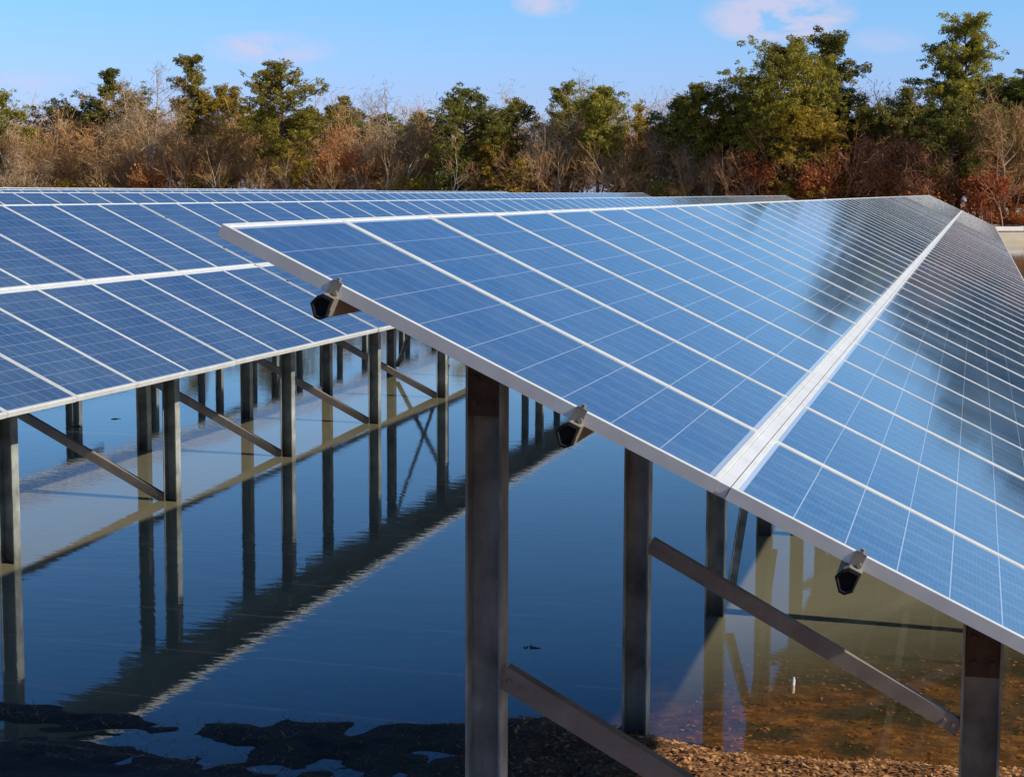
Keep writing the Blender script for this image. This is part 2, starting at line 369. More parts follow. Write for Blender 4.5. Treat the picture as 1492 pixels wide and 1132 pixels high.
# to stay right handed the panel's X runs backwards along the row
PMR = Matrix(((0, SD[0], ND[0]), (-1, SD[1], ND[1]), (0, SD[2], ND[2])))
PROT = PMR.to_euler()
def P3(y, v, n):                             # along row, down slope, out of plane
    return RD * y + SD * v + ND * n
def beam_section(w, d, t):                   # hollow C section seen from its end
    return w, d, t
def purlin_mesh(length, y0):
    b = MB(); w, d, t = .050, .072, .003
    # chamfered box tube: outer walls, slightly flared, with the shade of the hollow painted on its inside
    o = [(-w / 2, -.012), (-w / 2 + .012, 0), (w / 2, 0), (w / 2, -d + .014), (w / 2 - .016, -d), (-w / 2 + .018, -d), (-w / 2 - .010, -d * .55)]
    i = [(x * .86, -.004 + (z + .004) * .92) for x, z in o]
    n = len(o)
    vs = [P3(y, x, z - .040) for y in (y0, y0 + length) for x, z in o] + [P3(y, x, z - .040) for y in (y0, y0 + length) for x, z in i]
    fs = [(k, (k + 1) % n, n + (k + 1) % n, n + k) for k in range(n)]; b.add(vs, fs, 0)
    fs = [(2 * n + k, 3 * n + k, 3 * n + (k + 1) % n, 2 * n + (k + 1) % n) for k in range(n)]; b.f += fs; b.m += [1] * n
    b.f += [(k, 2 * n + k, 2 * n + (k + 1) % n, (k + 1) % n) for k in range(n)]; b.m += [0] * n
    b.f += [(n + k, n + (k + 1) % n, 3 * n + (k + 1) % n, 3 * n + k) for k in range(n)]; b.m += [0] * n
    b.f.append(tuple(range(n))[::-1]); b.m.append(1); b.v += [tuple(P3(y0 + .012, x, z - .040)) for x, z in i]; b.f[-1] = tuple(range(4 * n, 5 * n))[::-1]
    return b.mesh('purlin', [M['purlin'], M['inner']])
def dark_end_mesh():
    b = MB(); w, d = .053, .075  # added black plug, painted shade for the open end of a purlin
    o = [(-w / 2, -.014), (-w / 2 + .014, .0), (w / 2 - .004, 0), (w / 2, -d + .018), (w / 2 - .018, -d), (-w / 2 + .018, -d), (-w / 2 - .010, -d * .55)]
    i = [(x * .8, -.045 + (z + .045) * .8) for x, z in o]; n = len(o)
    vs = [P3(-.030, x, z - .0405) for x, z in o] + [P3(-.046, x, z - .0405) for x, z in o] + [P3(-.048, x, z - .0405) for x, z in i] + [P3(-.030, x * .9, z - .0405) for x, z in i]
    fs = []
    for r_ in range(3): fs += [(r_ * n + (k + 1) % n, r_ * n + k, (r_ + 1) * n + k, (r_ + 1) * n + (k + 1) % n) for k in range(n)]
    fs.append(tuple(range(3 * n, 4 * n))); b.add(vs, fs); 
    return b.mesh('dark_end', M['end_shade'])
ME_DARK_END = dark_end_mesh()
def post_mesh(top, bottom):                  # H section, flanges face across the row
    b = MB(); w, l, t = .135, .105, .009
    b.box((-w / 2, -l / 2, bottom), (-w / 2 + t, l / 2, top)); b.box((w / 2 - t, -l / 2, bottom), (w / 2, l / 2, top))
    b.box((-w / 2 + t, .030, bottom), (w / 2 - t, .038, top - .002))
    return b.mesh('post', M['galv'])
def bracket_mesh(top):
    b = MB(); b.box((-.056, -.046, top - .30), (.056, -.036, top + .05)); b.box((-.056, -.036, top - .01), (.056, .028, top + .004))
    for x in (-.03, .032): b.cyl((x, -.056, top - .25), (x, -.046, top - .25), .010, n=6); b.cyl((x, -.056, top - .16), (x, -.046, top - .16), .010, n=6)
    return b.mesh('bracket', M['rusty'])
def lbar(p0, p1, h=.085, t=.006, flange=.055, name='brace', mat='brace'):
    """L section from p0 to p1 (both on a plane of constant Y); vertical leg faces -Y, top leg runs back"""
    b = MB(); p0, p1 = np.array(p0), np.array(p1); d = (p1 - p0) / np.linalg.norm(p1 - p0); up = np.cross(d, [0, 1, 0]); up /= np.linalg.norm(up)
    if up[2] < 0: up = -up
    prof = [(0, 0), (0, h), (flange, h), (flange, h - t), (t, h - t), (t, 0)]
    b.extrude([(a, c - h / 2) for a, c in prof], p0, p1, (0, 1, 0), up)
    for e, k in ((p0, 1), (p1, -1)):
        for q in (.035, .085): c_ = e + d * q * k; b.cyl(c_ + np.array([0, -.009, 0]), c_ + np.array([0, .001, 0]), .010, n=6)
    return b.mesh(name, M[mat])
def clamp_mesh():
    b = MB(); b.box((-.016, -.003, -.042), (.016, .0, .0025)); b.box((-.016, -.003, .001), (.016, .010, .003)); b.cyl((0, .006, .006), (0, .006, .014), .008, n=6)
    b.box((-.014, -.010, -.058), (.014, -.004, -.044)); b.cyl((.010, -.014, -.030), (.010, -.004, -.030), .007, n=6)
    return b.mesh('end_clamp', M['purlin'])
jr = random.Random(8)
def array(name, label, X0, Y0, Z0, ncol, post_y, zr, zf, group, detail=2, foot=None, xbrace=None, tall=0):
    root = link(name, None, loc=(X0, Y0, Z0)); root.empty_display_size = .3
    tag(root, label, 'solar array', group)
    # panels: the nearest hundred are parts of their own, the rest one part
    mb = None; k = 0; rest = []
    for c in range(ncol):
        for r in range(2):
            loc = P3(c * PW + W_, r * (PL + GAP), 0)
            if k < 100:
                o = link('solar_panel', ME_GLASS if detail == 2 else ME_FAR, root, loc, PROT)
                if detail == 2:
                    link('frame', ME_FRAME, o); o.rotation_euler = (PROT.x + jr.gauss(0, .0009), PROT.y + jr.gauss(0, .0009), PROT.z)
            else: rest.append(loc)
            k += 1
    if rest:
        Rm = np.array(PMR); Vs = np.array(ME_FAR_V); n = len(Vs); allv = []; allf = []; allm = []
        for i, loc in enumerate(rest):
            allv.append(Vs @ Rm.T + loc); allf.append(ME_FAR_F + i * n); allm.append(ME_FAR_M)
        # cells follow the panel's own coordinates, so the run keeps a flat copy turned back into panel space
        base = np.array(rest[0]); allv = np.concatenate(allv)
        inv = np.linalg.inv(Rm); local = (allv - base) @ inv.T
        o = link('solar_panel', npmesh('solar_panel_run', local, np.concatenate(allf), [M['cells_run'], M['back'], M['alu']], np.concatenate(allm)), root, base, PROT)
        tag(o, kind='stuff')
    L = ncol * PW
    # white joint rail between the two rows of panels
    if detail >= 1:
        b = MB(); b.extrude([(-GAP / 2 - .006, -.034), (-GAP / 2 - .006, -.043), (GAP / 2 + .006, -.043), (GAP / 2 + .006, -.034)], P3(.01, PL + GAP / 2, 0), P3(L - .02, PL + GAP / 2, 0), SD, ND)
        b.extrude([(-GAP / 2 + .002, -.004), (-GAP / 2 + .002, -.034), (GAP / 2 - .002, -.034), (GAP / 2 - .002, -.004)], P3(.004, PL + GAP / 2, 0), P3(L - .02, PL + GAP / 2, 0), SD, ND)
        link('joint_rail', b.mesh('joint_rail', M['rail']), root)
        pm = purlin_mesh(L + .041, -.041)
        for v in (.40, 1.215, 2.09, 2.90):
            po = link('purlin', pm, root, tuple(SD * v))
            if detail == 2: link('dark_end', ME_DARK_END, po)
        if detail == 2:
            cm_ = clamp_mesh(); rot = Matrix(((SD[0], 0, ND[0]), (0, 1, 0), (SD[2], 0, ND[2]))).to_euler()
            for v in (.40, 1.215, 2.09, 2.90): link('end_clamp', cm_, root, tuple(P3(0, v, 0)), rot)
    xr, xf = .467, 2.235
    foot = -Z0 - .38
    tr = -xr / ct * st - .19; tf = -xf / ct * st - .19
    pr, pf = post_mesh(tr, foot), post_mesh(tf, foot)
    br, bf = bracket_mesh(tr), bracket_mesh(tf)
    if detail >= 1:
        b = MB(); h = .10
        b.extrude([(-.05, -.130), (.05, -.130), (.05, -.130 - h), (.044, -.130 - h), (.044, -.136), (-.044, -.136), (-.044, -.130 - h), (-.05, -.130 - h)], P3(0, .22, 0), P3(0, 3.08, 0), RD, ND)
        rafter = b.mesh('rafter', M['galv'])
        brm = lbar((xr + .070, -.045, zr), (xf - .070, -.045, zf))
    for j, y in enumerate(post_y):
        yy = y - Y0
        if yy > L - .2: break
        if yy > .05:
            for x, pmh, bmh in ((xr, pr, br), (xf, pf, bf)):
                o = link('post', pmh, root, (x, yy, 0))
                if detail == 2: link('bracket', bmh, o)
            if detail >= 1:
                link('rafter', rafter, root, (0, yy, 0)); link('brace', brm, root, (0, yy, .10 if (xbrace and j == 0) else 0))
    if xbrace:
        for ya, yb in xbrace:
            for a, c in ((0, 1), (1, 0)):
                b = MB(); za, zb = tr - .12, -Z0 + .15
                b.extrude([(-.03, -.03), (.03, -.03), (.03, -.024), (-.024, -.024), (-.024, .03), (-.03, .03)], (xr + .085 + .02 * a, ya - Y0, (za, zb)[a]), (xr + .085 + .02 * a, yb - Y0, (za, zb)[c]), (1, 0, 0), (0, 0, 1))
                link('cross_brace', b.mesh('cross_brace', M['galv']), root)
    return root
ME_FAR_V = np.array([v.co[:] for v in ME_FAR.vertices])
# quads only
ff = [tuple(p.vertices) for p in ME_FAR.polygons]; ME_FAR_F = np.array(ff); ME_FAR_M = np.array([p.material_index for p in ME_FAR.polygons])
# material for a run of panels: the same cells, repeated at the panel pitch
mrun = M['cells'].copy(); mrun.name = 'solar_cells_run'
nt = mrun.node_tree
sepn = [n for n in nt.nodes if n.bl_idname == 'ShaderNodeSeparateXYZ'][0]
lx = [l for l in nt.links if l.from_node == sepn]
def wrap(sock_index, period, offset):
    a = nt.nodes.new('ShaderNodeMath'); a.operation = 'ADD'; a.inputs[1].default_value = offset
    b = nt.nodes.new('ShaderNodeMath'); b.operation = 'FLOORED_MODULO'; b.inputs[1].default_value = period
    targets = [l.to_socket for l in nt.links if l.from_node == sepn and l.from_socket == sepn.outputs[sock_index]]
    nt.links.new(sepn.outputs[sock_index], a.inputs[0]); nt.links.new(a.outputs[0], b.inputs[0])
    for t in targets: nt.links.new(b.outputs[0], t)
wrap(0, PW, PW * 400); wrap(1, PL + GAP, (PL + GAP) * 4)
M['cells_run'] = mrun

ROWS = 'long rows of solar panels raised over the water'
array('solar_array', 'nearest solar array on the right, its bare grey end frame facing the viewer', -2.167, 4.88, WZ - .096, 80,
      [6.15 + 3.03 * k for k in range(27)], -1.77, -2.64, ROWS, xbrace=[(12.21, 15.24)])
Y2 = 14.197
PY2 = [15.42 - 2.97 * 2 + 2.97 * k for k in range(30)]
array('solar_array', 'short blue solar array at the left edge, ending at a thin dark seam', -9.64, Y2 - 6 * PW, WZ - .154, 11,
      PY2, -1.98, -2.80, ROWS)
array('solar_array', 'second solar array from the viewer, running on beyond the thin dark seam', -9.64, Y2 + 5 * PW + .03, WZ - .154, 73,
      PY2, -1.98, -2.80, ROWS, xbrace=[(PY2[6], PY2[7])])
farlab = ['third solar array back, a thin blue strip just above the second', 'fourth solar array back, only its upper edge showing',
          'fifth solar array back, ending left of the middle under the pines', 'sixth solar array back, a hairline strip at the far left',
          'rearmost solar array, its pale top edge against the forest at far left']
for k in range(5):
    X0 = -2.167 - 7.47 * (k + 2); dz = (-.05, .0, .05, .08, .10)[k]
    n = 1
    ystart = {0: 14, 1: 20, 2: 27, 3: 33, 4: 40}[k]
    array('solar_array', farlab[k], X0, ystart, WZ + dz, int((93.2 - ystart) / PW), [15.42 - 9 * 2.97 + 2.97 * j for j in range(36)], -2.0, -2.85, ROWS, detail=1 if k < 2 else 0)

# pale low wall on the far shore
m_ = NM('sunlit_concrete'); m_.set(m_.p.inputs['Base Color'], m_.mix(m_.noise(1.5, 5, m_.pos()), (.42, .34, .24), (.60, .50, .38))); m_.p.inputs['Roughness'].default_value = .9
m2_ = NM('pale_coping'); m2_.set(m2_.p.inputs['Base Color'], m2_.mix(m2_.noise(2, 4, m2_.pos()), (.66, .58, .52), (.80, .74, .68))); m2_.p.inputs['Roughness'].default_value = .8
wl_ = link('concrete_barrier', None, loc=(.7, 115.6, 0), rot=(0, 0, R(33))); tag(wl_, 'low concrete barrier on the far shore, just past the right end of the nearest array', 'barrier')
b = MB(); b.box((0, 0, -.5), (5.2, .5, .62)); link('face', b.mesh('face', m_.mat), wl_)
b = MB()
for k in range(2): b.box((k * 2.6 + .01, -.10, .62), (k * 2.6 + 2.58, .60, .88))
link('coping', b.mesh('coping', m2_.mat), wl_)

# ------------------------------------------------------------------ trees
class TB:
    """numpy triangle soup for a tree part"""
    def __init__(s): s.V = []; s.F = []; s.n = 0; s.M = []
    def add(s, V, Fc, m=0):
        s.V.append(V); s.F.append(Fc + s.n); s.n += len(V); s.M.append(np.full(len(Fc), m))
    def tube(s, pts, rad, sides=5, m=0):
        pts = np.asarray(pts, float); k = len(pts)
        d = np.gradient(pts, axis=0); d /= np.linalg.norm(d, axis=1, keepdims=True) + 1e-9
        ref = np.array([.31, .95, .1]) if abs(d[0, 2]) > .7 else np.array([0, 0, 1.])
        a = np.cross(d, ref); a /= np.linalg.norm(a, axis=1, keepdims=True) + 1e-9; b = np.cross(d, a)
        t = np.arange(sides) * 2 * np.pi / sides
        ring = pts[:, None] + np.asarray(rad)[:, None, None] * (a[:, None] * np.cos(t)[None, :, None] + b[:, None] * np.sin(t)[None, :, None])
        V = ring.reshape(-1, 3); Fc = []
        for i in range(k - 1):
            for j in range(sides):
                p, q = i * sides + j, i * sides + (j + 1) % sides
                Fc += [(p, q, q + sides), (p, q + sides, p + sides)]
        s.add(V, np.array(Fc), m)
    def tris(s, C, size, rng, flat=1.0, m=0, aspect=.35):
        n = len(C); d = rng.normal(size=(n, 3)); d[:, 2] = d[:, 2] * flat; d /= np.linalg.norm(d, axis=1, keepdims=True)
        e = rng.normal(size=(n, 3)); e = np.cross(d, e); e /= np.linalg.norm(e, axis=1, keepdims=True)
        sz = size * rng.uniform(.6, 1.4, (n, 1))
        V = np.stack([C - d * sz * .5 - e * sz * aspect, C - d * sz * .5 + e * sz * aspect, C + d * sz * .6], 1).reshape(-1, 3)
        s.add(V, np.arange(3 * n).reshape(n, 3), m)
    def data(s): return np.concatenate(s.V), np.concatenate(s.F), np.concatenate(s.M)
def unit(v): return v / (np.linalg.norm(v) + 1e-9)

def pine(h, w, base, rng, shape='round', dens=1.0, lean=0., leafm='pine', tuft=.17, barkm='bark', gaps=.25):
    """base = fraction of the height at which the crown starts; w = crown width"""
    T, Cr = TB(), TB()
    k = 9; zz = np.linspace(0, h * .97, k); wob = np.cumsum(rng.normal(0, .07, (k, 2)), 0) * (h / 10); wob -= wob[0]
    tp = np.stack([wob[:, 0] + lean * zz, wob[:, 1], zz - .2], 1); r0 = .016 * h + .03
    T.tube(tp, r0 * (1 - .85 * np.linspace(0, 1, k)), 6)
    def trunk(z): return np.array([np.interp(z, zz, tp[:, 0]), np.interp(z, zz, tp[:, 1]), z])
    nb = int(78 * dens * (h / 11)); cen = []
    for i in range(nb):
        t = (i + rng.uniform(0, 1)) / nb; z = h * (base + (.985 - base) * t)
        if shape == 'round': prof = math.sqrt(max(0, 1 - (2 * min(max(t, .0), 1) * .92 - .85) ** 2)) * (.72 + .28 * (t < .75))
        elif shape == 'layered': prof = (.35 + .65 * (1 - t) ** .8) * (1.15 if int(t * 6.99) % 2 == 0 else .62)
        elif shape == 'cone': prof = .18 + .82 * (1 - t) ** .8
        else: prof = math.sqrt(max(0.02, 1 - (1.9 * t - .8) ** 2 * .85)) * (.8 + .28 * math.sin(t * 9 + h * 3))          # irregular
        ln = w / 2 * prof * rng.uniform(.62, 1.22); a = rng.uniform(0, 2 * np.pi)
        up = rng.uniform(.05, .4) + .5 * t * t
        p0 = trunk(z); d = np.array([math.cos(a), math.sin(a), up]); n = 5
        pts = [p0 + d * ln * s + np.array([0, 0, .12 * ln * (s * s)]) * rng.uniform(-1, 1) for s in np.linspace(0, 1, n)]
        T.tube(pts, np.linspace(.035 + .006 * h * (1 - t) * .8, .012, n), 4)
        m = max(3, int(ln * 6.5))
        for j in range(m):
            s = rng.uniform(.35, 1.05)
            if rng.random() < gaps * .6: continue
            c = p0 + d * ln * s + rng.normal(0, [.15 * ln, .15 * ln, .08 * ln + .10]) * .8
            cen.append((c, rng.uniform(.18, .38) * (h / 11) ** .3))
    top = trunk(h * .96)
    for _ in range(4): cen.append((top + rng.normal(0, [.25, .25, .12]), rng.uniform(.25, .42)))
    for c, r in cen:
        n = int(70 * (r / .45) ** 2); g = rng.normal(size=(n, 3)); g /= np.linalg.norm(g, axis=1, keepdims=True); g *= r * rng.uniform(.3, 1, (n, 1)) ** .6
        g[:, 2] *= .62; Cr.tris(c + g, tuft * 1.25, rng, .8, 0, .17)
    return T, Cr
def bare(h, w, rng, forks=2, levels=5, trunkr=.018, leafn=0, twigr=.008, start=.3, leaf_size=.16, leafz=(0, 1), sliv=0):
    T, Cr = TB(), TB(); tips = []
    def grow(p, d, ln, r, lv):
        n = 4 if lv <= 1 else 3; pts = [p]; q = p.copy(); dd = d.copy()
        for i in range(n): dd = unit(dd + rng.normal(0, .12, 3) + np.array([0, 0, .04])); q = q + dd * ln / n; pts.append(q.copy())
        r1 = max(r * .62, twigr * .6); tgt = T if lv <= 1 else Cr
        tgt.tube(pts, np.linspace(r, r1, n + 1), 5 if lv <= 1 else 3)
        if lv >= levels: tips.append(q); return
        nchild = rng.integers(3, 6) if lv else rng.integers(6, 10)
        for i in range(nchild):
            s = rng.uniform(start if lv == 0 else .25, 1.0); k = int(s * n); k = min(k, n - 1); b = pts[k] + (pts[k + 1] - pts[k]) * (s * n - k)
            side = unit(np.cross(unit(rng.normal(size=3)), dd)); ang = rng.uniform(.45, .95) if lv else rng.uniform(.5, 1.0)
            cd = unit(dd * math.cos(ang) + side * math.sin(ang) * w)
            grow(b, cd, ln * rng.uniform(.48, .68) * (1.0 if lv else (1.15 - .55 * s)), max(r1 * rng.uniform(.5, .75), twigr), lv + 1)
        grow(q, unit(dd + rng.normal(0, .15, 3)), ln * .55, r1, lv + 1)
    grow(np.array([0, 0, -.2]), np.array([rng.normal(0, .03), rng.normal(0, .03), 1]), h * .62, trunkr * h, 0)
    V, Fc, Mi = Cr.data(); sc = h / max(V[:, 2].max(), 1)
    for tb in (T, Cr): tb.V = [v * sc for v in tb.V]
    if sliv:
        ta = np.array(tips) * sc; C = ta[rng.integers(0, len(ta), sliv)] + rng.normal(0, .28, (sliv, 3)); S_ = TB(); S_.tris(C, .55, rng, 1.2, 0, .026)
        v, f_, m_ = S_.data(); Cr.add(v, f_, 0)
    if leafn:
        tips_ = np.array(tips) * sc; tips_ = tips_[(tips_[:, 2] > leafz[0] * h) & (tips_[:, 2] < leafz[1] * h)]
        C = tips_[rng.integers(0, len(tips_), leafn)] + rng.normal(0, .22, (leafn, 3)); L = TB(); L.tris(C, leaf_size, rng, 1, 1, .45)
        v, f_, m_ = L.data(); Cr.add(v, f_, 1)
    return T, Cr
def shrub(h, w, rng, n=1500, size=.14):
    T, Cr = TB(), TB()
    for i in range(9):
        a = rng.uniform(0, 2 * np.pi); e = np.array([math.cos(a) * w * .4, math.sin(a) * w * .4, h * rng.uniform(.6, .95)])
        T.tube([np.array([0, 0, -.1]), e * .5 + rng.normal(0, .06, 3), e], [.035, .02, .008], 4)
    for i in range(26):
        c = np.array([rng.normal(0, w * .26), rng.normal(0, w * .26), h * rng.uniform(.15, .85)]); g = rng.normal(0, 1, (n // 26, 3)) * np.array([.24, .24, .16]) * w * .5
        Cr.tris(c + g, size, rng, 1, 0, .4)
    return T, Cr
def place_tree(name, label, cat, T, Cr, x, y, barkm, crownm, group=None, crown='crown', rz=0):
    z = float(ground_z(x, y)); root = link(name, None, loc=(x, y, z), rot=(0, 0, rz)); root.empty_display_size = .5
    tag(root, label, cat, group)
    v, f_, m_ = T.data(); link('trunk', npmesh('trunk', v, f_, M[barkm]), root)
    v, f_, m_ = Cr.data(); link(crown, npmesh(crown, v, f_, [M[c] for c in crownm], m_), root)
    return root
TREES = 'trees along the far edge of the water'
D_ = 1.0
# kind, photo x of the trunk, photo y of the top, photo width, distance along the rows, options, label
pines = [
 (-8, 138, 95, 122, dict(shape='round', base=.35, leafm='pine'), 'pine cut off by the left edge of the photo'),
 (98, 158, 105, 131, dict(shape='irregular', base=.25, leafm='pine_dark'), 'dark low pine just left of the taller dark pine near the left edge'),
 (166, 104, 112, 130, dict(shape='irregular', base=.22, leafm='pine_dark', dens=1.3), 'dark ragged pine left of the big bare tree, with a clumpy top'),
 (287, 87, 72, 128, dict(shape='layered', base=.5, leafm='pine', dens=1.0), 'thin-topped pine right of the big bare tree, highest on the left side'),
 (322, 132, 120, 127, dict(shape='round', base=.25, leafm='pine_yellow', dens=1.2), 'broad olive pine filling the gap left of the lone round-crowned pine'),
 (405, 97, 118, 121, dict(shape='round', base=.40, leafm='pine', dens=1.0, gaps=.5), 'round-crowned pitch pine with its dark straight trunk showing, left of centre'),
 (428, 222, 70, 121.5, dict(shape='irregular', base=.1, leafm='pine_yellow'), 'low yellow-green pine at the foot of the round-crowned pitch pine'),
 (503, 142, 56, 134, dict(shape='irregular', base=.6, leafm='pine_dark', gaps=.5), 'small far pine between the round-crowned pine and the grey bare tree'),
 (676, 134, 128, 122, dict(shape='round', base=.12, leafm='pine_dark', dens=1.5, gaps=.15), 'dense dark dome-shaped pine near the middle'),
 (722, 190, 75, 121.5, dict(shape='round', base=.05, leafm='pine_yellow', dens=1.1), 'golden-green pine hugging the right flank of the dark dome-shaped pine'),
 (752, 148, 78, 127, dict(shape='irregular', base=.25, leafm='pine', dens=1.1), 'olive pine behind and right of the dark dome-shaped pine'),
 (828, 124, 82, 126, dict(shape='round', base=.3, leafm='pine', gaps=.4), 'olive pine tangled with a wispy bare tree right of the middle'),
 (872, 130, 88, 122, dict(shape='round', base=.5, leafm='pine', lean=.06, gaps=.4), 'pine with a leaning dark trunk right of the wispy bare tree'),
 (930, 153, 66, 127, dict(shape='cone', base=.1, leafm='pine_yellow', dens=1.1), 'yellowish bushy pine right of the leaning pine'),
 (1022, 126, 84, 123, dict(shape='round', base=.48, leafm='pine', dens=1.1), 'green pine with a rounded top, first left of the tall right-hand group'),
 (1078, 140, 84, 126, dict(shape='irregular', base=.2, leafm='pine_dark', dens=1.3), 'very dark pine under the left shoulder of the widest pine'),
 (1136, 71, 158, 122, dict(shape='round', base=.36, leafm='pine', dens=1.4, gaps=.4), 'widest pine of the right-hand group, with an open domed crown'),
 (1172, 150, 120, 121, dict(shape='round', base=.15, leafm='pine_yellow', dens=1.3), 'olive-gold pine low in front of the widest pine'),
 (1216, 61, 108, 127, dict(shape='layered', base=.45, leafm='pine_dark', dens=1.35), 'tall pine with flat stacked layers, right behind the widest pine'),
 (1262, 158, 70, 124, dict(shape='irregular', base=.2, leafm='pine_dark', dens=1.1), 'dark pine low at the right foot of the layered pine'),
 (1322, 130, 84, 122, dict(shape='irregular', base=.2, leafm='pine_dark', dens=1.4), 'dark full pine left of the tallest tree'),
 (1404, 38, 142, 127, dict(shape='layered', base=.42, leafm='pine', dens=1.35, gaps=.35), 'tallest tree in view, an open layered pine near the right edge'),
 (1392, 150, 120, 121.5, dict(shape='round', base=.2, leafm='pine_dark', dens=1.3), 'dark olive pine filling in below the tallest tree'),
 (1448, 110, 60, 128, dict(shape='irregular', base=.35, leafm='pine', gaps=.4), 'greyish-green pine on the right flank of the tallest tree'),
]
for i, (px, py, wpx, Y, opt, lab) in enumerate(pines):
    x, ztop = at_y(px, py, Y); gz_ = float(ground_z(x, Y)); dep = Y / FV[1] if False else (x * FV[0] + Y * FV[1])
    rng = np.random.default_rng(100 + i); o = dict(opt); lm = o.pop('leafm')
    T, Cr = pine(ztop - gz_, wpx * dep / F_PX, rng=rng, **o)
    place_tree('pine_tree', lab, 'pine tree', T, Cr, x, Y, 'bark', [lm], TREES)
bares = [
 (20, 168, 85, 121, 'palebark', 'twig', 0, 'slim pale-trunked bare tree at the left edge'),
 (62, 176, 90, 122, 'palebark', 'greytwig', 0, 'second pale-trunked bare tree from the left edge'),
 (128, 178, 90, 126, 'greybark', 'twig', 0, 'brownish bare tree below the dark ragged pine'),
 (196, 112, 110, 124, 'greybark', 'twig', 0, 'left stem of the big bare pair on the left, brown and finely twigged'),
 (222, 94, 130, 123, 'palebark', 'greytwig', 0, 'right stem of the big bare pair on the left, pale and widest'),
 (262, 150, 80, 122, 'palebark', 'twig', 0, 'bare tree with pale crooked limbs right of the big bare pair'),
 (352, 175, 80, 124, 'greybark', 'twig', 0, 'bare tree just left of the round-crowned pitch pine'),
 (465, 168, 90, 126, 'greybark', 'greytwig', 0, 'bare tree just right of the round-crowned pitch pine'),
 (574, 122, 104, 122, 'greybark', 'greytwig', 0, 'grey bare tree with a tall fan of twigs left of the middle'),
 (612, 168, 70, 125, 'greybark', 'twig', 0, 'short bare tree between the grey fan-shaped one and the dark dome pine'),
 (802, 112, 110, 123, 'greybark', 'greytwig', 0, 'wispy bare tree rising above the pines right of the middle'),
 (962, 150, 90, 122, 'greybark', 'greytwig', 0, 'bare tree left of the green round-topped pine'),
 (992, 160, 70, 124, 'palebark', 'twig', 0, 'narrow bare tree touching the green round-topped pine'),
 (906, 175, 70, 125, 'greybark', 'twig', 0, 'bare tree between the leaning pine and the yellowish pine'),
 (1296, 150, 80, 126, 'redbark', 'redtwig', 0, 'reddish bare tree between the layered pine and the dark full pine'),
 (1472, 128, 90, 122, 'greybark', 'twig', 0, 'tall bare tree at the right edge'),
 (1372, 200, 60, 120.5, 'palebark', 'redtwig', 0, 'pale thin bare stem low in front of the right-hand pines'),
 (1240, 190, 60, 120.6, 'greybark', 'redtwig', 0, 'bare sapling among the rusty leaves under the layered pine'),
]
for i, (px, py, wpx, Y, bk, tw, lf, lab) in enumerate(bares):
    x, ztop = at_y(px, py, Y); gz_ = float(ground_z(x, Y)); h = ztop - gz_
    rng = np.random.default_rng(300 + i)
    T, Cr = bare(h, wpx / 100, rng, levels=4, trunkr=.0155, twigr=.011, sliv=3500)
    place_tree('bare_tree', lab, 'bare tree', T, Cr, x, Y, bk, [tw], TREES)
oaks = [
 (232, 228, 121, 'rust', 'small rusty-leaved oak under the big bare pair'),
 (288, 205, 121.5, 'rust', 'rusty-orange oak with pale limbs below the thin-topped pine'),
 (538, 190, 123, 'rust', 'deep rusty-red oak left of the grey fan-shaped bare tree'),
 (592, 205, 124, 'rust', 'red-brown oak behind the foot of the grey fan-shaped bare tree'),
 (742, 232, 120.8, 'gold', 'golden dry-leaved sapling below the dark dome-shaped pine'),
 (1098, 226, 121, 'rust', 'rusty oak at the foot of the very dark pine'),
 (1185, 212, 120.6, 'rust', 'bright rusty oak low under the widest pine'),
 (1232, 205, 120.8, 'rust', 'dark red oak under the layered pine'),
 (1302, 215, 121, 'rust', 'russet oak left of the pale thin stem on the right'),
 (1352, 232, 120.5, 'rust', 'low russet oak at the foot of the tallest tree'),
 (1450, 225, 120.7, 'rust', 'russet oak at the right edge'),
]
for i, (px, py, Y, lm, lab) in enumerate(oaks):
    x, ztop = at_y(px, py, Y); gz_ = float(ground_z(x, Y)); rng = np.random.default_rng(500 + i)
    T, Cr = bare(ztop - gz_, 1.0, rng, levels=3, trunkr=.014, twigr=.010, start=.15, leafn=2600, leaf_size=.14)
    place_tree('oak_tree', lab, 'oak tree', T, Cr, x, Y, 'greybark' if i < 4 else 'redbark', ['redtwig', lm], TREES)
shrubs = [(48, 262, 60, 'pine_yellow', 'low yellow-green bush at the foot of the pale-trunked trees'),
 (110, 260, 70, 'pine_yellow', 'low olive bush right of the pale-trunked trees'), (160, 266, 56, 'gold', 'low tawny bush between the olive bush and the rusty oak'),
 (305, 246, 60, 'pine', 'round green bush below the broad olive pine'), (466, 262, 60, 'pine_yellow', 'flat yellow-green bush right of the pitch pine trunk'),
 (604, 250, 44, 'pine_yellow', 'small yellow-green bush left of the dark dome-shaped pine'), (640, 262, 60, 'gold', 'straw-coloured bush under the dark dome-shaped pine'),
 (985, 262, 60, 'pine', 'dull green bush under the narrow bare tree'), (1140, 256, 60, 'pine_yellow', 'olive bush under the widest pine')]
for i, (px, py, wpx, lm, lab) in enumerate(shrubs):
    Y = 120.4 + .1 * i; x, ztop = at_y(px, py, Y); gz_ = float(ground_z(x, Y)); rng = np.random.default_rng(700 + i)
    T, Cr = shrub(ztop - gz_, wpx * 122 / F_PX, rng, 2200)
    place_tree('bush', lab, 'bush', T, Cr, x, Y, 'greybark', [lm], 'bushes at the foot of the forest', 'foliage')

